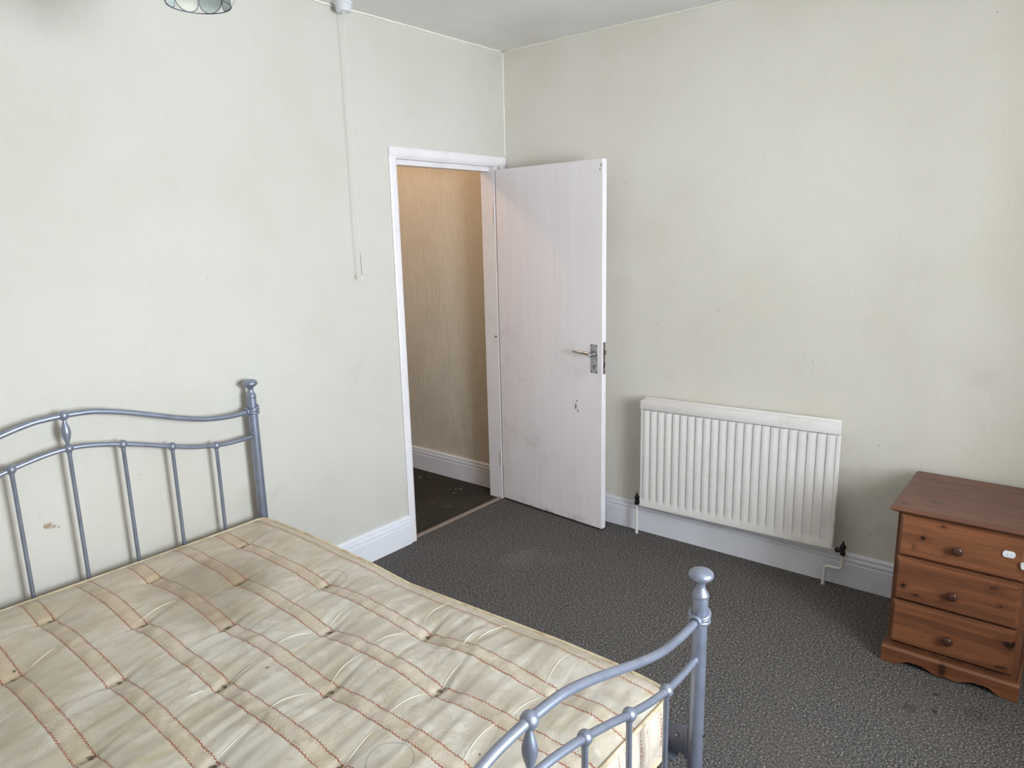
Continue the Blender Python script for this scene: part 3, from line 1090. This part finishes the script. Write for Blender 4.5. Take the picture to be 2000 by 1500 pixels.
M = Mat('crease_highlight', 0.4)  # pale tubes that paint the highlights along the cloth creases
M.color(lin((238, 232, 214)))
M_highlight = M.m
HIGHLIGHTS = [
[(-2.155, -1.019), (-2.103, -1.003), (-2.062, -1.0)] ,
[(-2.32, -1.003), (-2.259, -0.998), (-2.209, -1.01)] ,
[(-2.139, -1.226), (-2.087, -1.228), (-2.049, -1.242)] ,
[(-1.958, -1.243), (-1.893, -1.216), (-1.821, -1.221)] ,
[(-2.33, -1.267), (-2.268, -1.242), (-2.206, -1.243)] ,
[(-2.173, -1.518), (-2.109, -1.503), (-2.057, -1.502)] ,
[(-2.495, -1.241), (-2.446, -1.239), (-2.39, -1.26)] ,
[(-2.325, -1.498), (-2.259, -1.492), (-2.204, -1.502)] ,
[(-2.51, -1.535), (-2.456, -1.525), (-2.391, -1.514)] ,
[(-2.334, -1.751), (-2.263, -1.734), (-2.189, -1.735)] ,
[(-2.005, -1.74), (-1.912, -1.713), (-1.839, -1.714)] ,
[(-2.144, -1.747), (-2.097, -1.745), (-2.039, -1.755)] ,
[(-1.967, -1.463), (-1.886, -1.449), (-1.823, -1.466)] ,
[(-2.507, -1.045), (-2.46, -1.04), (-2.41, -1.035)] ,
[(-2.675, -1.279), (-2.622, -1.271), (-2.569, -1.266)] ,
[(-2.507, -0.523), (-2.446, -0.512), (-2.383, -0.521)] ,
[(-2.608, -1.033), (-2.579, -1.03), (-2.557, -1.03)] ,
[(-2.811, -0.544), (-2.772, -0.523), (-2.733, -0.506)] ,
[(-1.993, -1.442), (-1.954, -1.427), (-1.899, -1.418)] ,
]
for (ax, ay), (bx, by), (cx_, cy_) in HIGHLIGHTS:
    pts = []
    for i in range(15):
        t = i / 14
        x = (1 - t) ** 2 * ax + 2 * t * (1 - t) * (2 * bx - .5 * ax - .5 * cx_) + t * t * cx_
        y = (1 - t) ** 2 * ay + 2 * t * (1 - t) * (2 * by - .5 * ay - .5 * cy_) + t * t * cy_
        pts.append((x, y, float(ztop(np.array([x]), np.array([y]))[0]) + .0003))
    G().tube(pts, .001, 5, rr=[.0004 + .0009 * math.sin(PI * i / 14) for i in range(15)]).obj('crease_highlight', M_highlight, mat_t, smooth=True)

# ------------------------------------------------------------------ pine bedside chest
CHY0, CHY1 = -2.700, -2.266          # plinth right and left
XF = -.545
chest = thing('bedside_chest', (-.31, -2.483, 0), 'brown pine bedside chest of three drawers against the wall right of the radiator', 'chest of drawers')
# carcass
g = G()
cy0, cy1 = -2.689, -2.277
g.box((-.522, cy1 - .018, .03), (-.075, cy1, .606), .0015)
g.box((-.522, cy0, .03), (-.075, cy0 + .018, .606), .0015)
g.box((-.085, cy0 + .018, .03), (-.075, cy1 - .018, .606))
g.box((-.522, cy0 + .018, .060), (-.085, cy1 - .018, .078))
for z in (.4265, .2495):
    g.box((-.518, cy0 + .018, z), (-.085, cy1 - .018, z + .012))
g.obj('carcass', M_pine_side, chest)
# top with moulded edge
import bmesh


def moulded(name, levels, mat, par, rc=.01):
    """stack of rectangles (x0,x1,y0,y1,z)"""
    g = G()
    vs, fs = [], []
    for x0, x1, y0, y1, z in levels:
        vs += [(x0, y0, z), (x1, y0, z), (x1, y1, z), (x0, y1, z)]
    for i in range(len(levels) - 1):
        for k in range(4):
            l = (k + 1) % 4
            fs.append((4 * i + k, 4 * i + l, 4 * i + 4 + l, 4 * i + 4 + k))
    fs.append((3, 2, 1, 0))
    n4 = 4 * (len(levels) - 1)
    fs.append((n4, n4 + 1, n4 + 2, n4 + 3))
    g.addv(vs, fs)
    return g.obj(name, mat, par)


tx0, tx1, ty0, ty1 = -.556, -.066, -2.716, -2.250
moulded('top', [(tx0 + .012, tx1, ty0 + .012, ty1 - .012, .606), (tx0 + .010, tx1, ty0 + .010, ty1 - .010, .609),
                (tx0 + .002, tx1, ty0 + .002, ty1 - .002, .6125), (tx0, tx1, ty0, ty1, .616), (tx0 + .0015, tx1, ty0 + .0015, ty1 - .0015, .6195),
                (tx0 + .006, tx1 - .003, ty0 + .006, ty1 - .006, .6235), (tx0 + .014, tx1 - .006, ty0 + .014, ty1 - .014, .627)], M_pine_top, chest)


def drawer(z0, z1):
    yl, yr = -2.285, -2.672
    x0, xb = XF - .001, -.5225
    b = .010
    g = G()
    vs = []
    for (xx, e) in ((xb, 0), (xb - .006, 0), (xb - .0075, .0025), (x0, .0025 + b), (x0, .004 + b)):
        vs += [(xx, yl - e, z0 + e), (xx, yr + e, z0 + e), (xx, yr + e, z1 - e), (xx, yl - e, z1 - e)]
    fs = [(0, 1, 2, 3)]
    for i in range(4):
        for k in range(4):
            l = (k + 1) % 4
            fs.append((4 * i + k, 4 * i + l, 4 * i + 4 + l, 4 * i + 4 + k))
    fs.append((19, 18, 17, 16))
    g.addv(vs, fs)
    d = g.obj('drawer', M_pine, chest)
    zc = (z0 + z1) / 2 - .010
    g = G().lathe([(.0095, 0), (.0085, .003), (.0075, .008), (.0090, .012), (.0145, .015), (.0170, .018), (.0172, .021), (.0160, .0245), (.0120, .0275), (.0060, .029), (.0008, .0295)],
                  28, Matrix.Translation((x0, -2.4765, zc)) @ Matrix.Rotation(-PI / 2, 4, 'Y'))
    g.obj('knob', M_knob, d, smooth=True, angle=60)


drawer(.4375, .6035)
drawer(.2615, .4325)
drawer(.0845, .2570)
# plinth with the cut-out lower edge
cut = []
for i in range(61):
    t = i / 60
    u = abs(t - .5) * 2          # 0 centre .. 1 ends
    if u > .80:
        z = 0
    elif u > .56:
        k = (u - .56) / .24
        z = .024 * (1 - (k * k * (3 - 2 * k)))
    elif u > .40:
        z = .024
    elif u > .10:
        k = (u - .10) / .30
        z = .004 + .020 * (k * k * (3 - 2 * k))
    else:
        z = .004 + .006 * (1 - u / .10)
    cut.append((t, z))
g = G()
vs, fs = [], []
PX0, PX1 = -.549, -.523
for t, z in cut:
    y = CHY1 + (CHY0 - CHY1) * t
    vs += [(PX0, y, z), (PX1, y, z), (PX1, y, .0645), (PX0 + .008, y, .0645), (PX0, y, .0565)]
n5 = 5
for i in range(len(cut) - 1):
    for k in range(5):
        l = (k + 1) % 5
        fs.append((i * 5 + k, i * 5 + l, i * 5 + 5 + l, i * 5 + 5 + k))
fs.append((0, 1, 2, 3, 4))
fs.append(tuple((len(cut) - 1) * 5 + k for k in (4, 3, 2, 1, 0)))
g.addv(vs, fs)
for y0, y1 in ((CHY0, cy0 - .0005), (cy1 + .0005, CHY1)):
    g.box((-.523, y0, 0), (-.075, y1, .0645), .002)
g.obj('plinth', M_pine, chest)


# child-safety latch pads stuck on the chest
def pill(MT, w, h, t, r):
    pts = []
    for cx_, cy_, a0 in ((w / 2 - r, h / 2 - r, 0), (-w / 2 + r, h / 2 - r, 90), (-w / 2 + r, -h / 2 + r, 180), (w / 2 - r, -h / 2 + r, 270)):
        for q in range(7):
            a_ = math.radians(a0 + 15 * q)
            pts.append((cx_ + r * math.cos(a_), cy_ + r * math.sin(a_)))
    g = G()
    n = len(pts)
    vs, fs = [], []
    for k, z in ((1, 0), (1, t * .6), (.93, t * .9), (.80, t), (.76, t * .9)):
        for x, y in pts:
            vs.append((x * (k if k == 1 else 1) if k == 1 else x - (1 - k) * x * (h / w if abs(x) > abs(y) else 1), y * k, z))
    for i in range(4):
        for k in range(n):
            l = (k + 1) % n
            fs.append((i * n + k, i * n + l, (i + 1) * n + l, (i + 1) * n + k))
    fs.append(tuple(range(n - 1, -1, -1)))
    fs.append(tuple(4 * n + k for k in range(n)))
    g.addv([(MT @ Vector(p))[:] for p in vs], fs)
    return g


# local x -> world -y, local y -> world z, local z -> world -x
MF = Matrix(((0, 0, -1, XF - .001), (-1, 0, 0, -2.622), (0, 1, 0, .535), (0, 0, 0, 1)))
p1 = thing('latch_pad', (XF - .001, -2.622, .535), 'oval white plastic latch pad on the front of the top drawer', 'latch')
pad = pill(MF, .037, .0235, .006, .0105).obj('pad', M_plastic, p1, smooth=True, angle=40)
pill(MF @ Matrix.Translation((.003, 0, .0052)), .014, .012, .0018, .004).obj('release_tab', M_plastic, p1, smooth=True, angle=40)
# second pad folded round the right front corner, its strap lying along the side panel
MS = Matrix(((0, 0, -1, -.5475), (-1, 0, 0, -2.678), (0, 1, 0, .508), (0, 0, 0, 1))) @ Matrix.Rotation(math.radians(10), 4, 'Z')
p2 = thing('latch_pad', (-.5475, -2.678, .508), 'white latch pad folded round the right corner of the chest, beside the oval pad', 'latch')
pill(MS, .042, .024, .010, .006).obj('pad', M_plastic, p2, smooth=True, angle=40)
MS2 = Matrix(((1, 0, 0, -.505), (0, 0, -1, cy0 - .0002), (0, 1, 0, .512), (0, 0, 0, 1)))
pill(MS2, .095, .018, .004, .006).obj('strap', M_plastic, p2, smooth=True, angle=40)

# ------------------------------------------------------------------ ceiling pull switch
ps = thing('pull_switch', (-1.155, -.060, H), 'white ceiling pull switch with a long cord hanging beside the doorway', 'light switch')
g = G().lathe([(.0300, -.0400), (.0330, -.0370), (.0345, -.030), (.0350, -.012), (.0400, -.010), (.0405, 0)], 36, Matrix.Translation((-1.155, -.060, H)))
g.obj('housing', M_plastic, ps, smooth=True, angle=40)
g = G().lathe([(.0022, -.010), (.0040, -.008), (.0052, -.003), (.0056, 0)], 16, Matrix.Translation((-1.155, -.060, H - .040)))
g.obj('cord_outlet', M_plastic, ps, smooth=True, angle=40)
pts = []
for i in range(41):
    t = i / 40
    pts.append((-1.155 + .006 * t + .002 * math.sin(t * 5), -.060, H - .048 - t * (H - .048 - 1.458)))
G().tube(pts, .0014, 6).obj('cord', M_cord, ps, smooth=True)
G().lathe([(.0058, 0), (.0066, .003), (.0060, .010), (.0035, .017), (.0018, .020)], 16, Matrix.Translation((pts[-1][0], -.060, 1.440))).obj('cord_pull', M_plastic, ps, smooth=True, angle=50)

# ------------------------------------------------------------------ shell pendant light
LX, LY, LZ, K = -2.257, -.828, 2.246, 1.147
pl = thing('pendant_light', (LX, LY, H), 'pendant lamp shade of white and pale blue shell discs above the bed', 'lamp')
ring = [(LX + .070 * K * math.cos(a_ * PI / 24), LY + .070 * K * math.sin(a_ * PI / 24), LZ) for a_ in range(48)]
fr_ = G().tube(ring, .0014, 8, closed=True).obj('shade_frame', M_lead, pl, smooth=True)
far = math.atan2(.87, .49)


def disc_frame(ang, rad_, z, lean):
    out = Vector((math.cos(ang), math.sin(ang), 0))
    side = Vector((-math.sin(ang), math.cos(ang), 0))
    up = (Vector((0, 0, 1)) * math.cos(lean) + out * math.sin(lean)).normalized()
    nrm = side.cross(up)
    c_ = Vector((LX, LY, z)) + out * rad_
    return c_, side, up, nrm


def shell_disc(ang, rad_, z, lean, w, h, mat):
    rad_, z, w, h = rad_ * K, LZ + (z - LZ) * K, w * K, h * K
    c_, side, up, nrm = disc_frame(ang, rad_, z, lean)
    n = 28
    g = G()
    vs = []
    for q in (-.0006, .0006):
        for i in range(n):
            a_ = 2 * PI * i / n
            egg = 1 - .10 * math.sin(a_)
            vs.append((c_ + side * (w / 2 * math.cos(a_) * egg) + up * (h / 2 * math.sin(a_)) + nrm * q)[:])
    fs = [tuple(range(n - 1, -1, -1)), tuple(range(n, 2 * n))] + [(i, (i + 1) % n, n + (i + 1) % n, n + i) for i in range(n)]
    g.addv(vs, fs)
    d = g.obj('shell_disc', mat, pl)
    g = G().tube([(c_ + side * (w / 2 * math.cos(2 * PI * i / n) * (1 - .10 * math.sin(2 * PI * i / n))) + up * (h / 2 * math.sin(2 * PI * i / n)))[:] for i in range(n)], .0011, 6, closed=True)
    g.obj('disc_rim', M_lead, d, smooth=True)


N1 = 9
for i in range(N1):
    ang = far + (i + .5) * 2 * PI / N1
    mt = M_shell_b if i % 2 == 1 or i == N1 - 1 else M_shell_w
    if i == N1 - 1:
        mt = M_shell_b
    if i == 0:
        mt = M_shell_w
    shell_disc(ang, .0785, LZ + .0330, math.radians(15), .0535, .067, mt)
    shell_disc(ang + PI / N1, .0835, LZ + .088, math.radians(-12), .054, .062, M_shell_w if i % 2 else M_shell_b)
    shell_disc(ang, .0600, LZ + .135, math.radians(-42), .043, .056, M_shell_b if i % 2 else M_shell_w)
ring2 = [(LX + .036 * K * math.cos(a_ * PI / 16), LY + .036 * K * math.sin(a_ * PI / 16), LZ + .160 * K) for a_ in range(32)]
g = G().tube(ring2, .002, 8, closed=True)
for q in range(3):
    a_ = q * 2 * PI / 3
    g.tube([(LX, LY, LZ + .165 * K), (LX + .036 * K * math.cos(a_), LY + .036 * K * math.sin(a_), LZ + .160 * K)], .0015, 6)
g.obj('shade_ring', M_lead, pl, smooth=True)
G().lathe([(.018, LZ + .14), (.020, LZ + .15), (.020, LZ + .20), (.012, LZ + .215)], 20, Matrix.Translation((LX, LY, 0))).obj('lamp_holder', M_plastic, pl, smooth=True, angle=40)
G().tube([(LX, LY, LZ + .21), (LX, LY, H - .02)], .003, 8).obj('flex', M_plastic, pl, smooth=True)
G().lathe([(.020, H - .035), (.035, H - .025), (.046, H - .010), (.048, H)], 28, Matrix.Translation((LX, LY, 0))).obj('ceiling_rose', M_plastic, pl, smooth=True, angle=40)
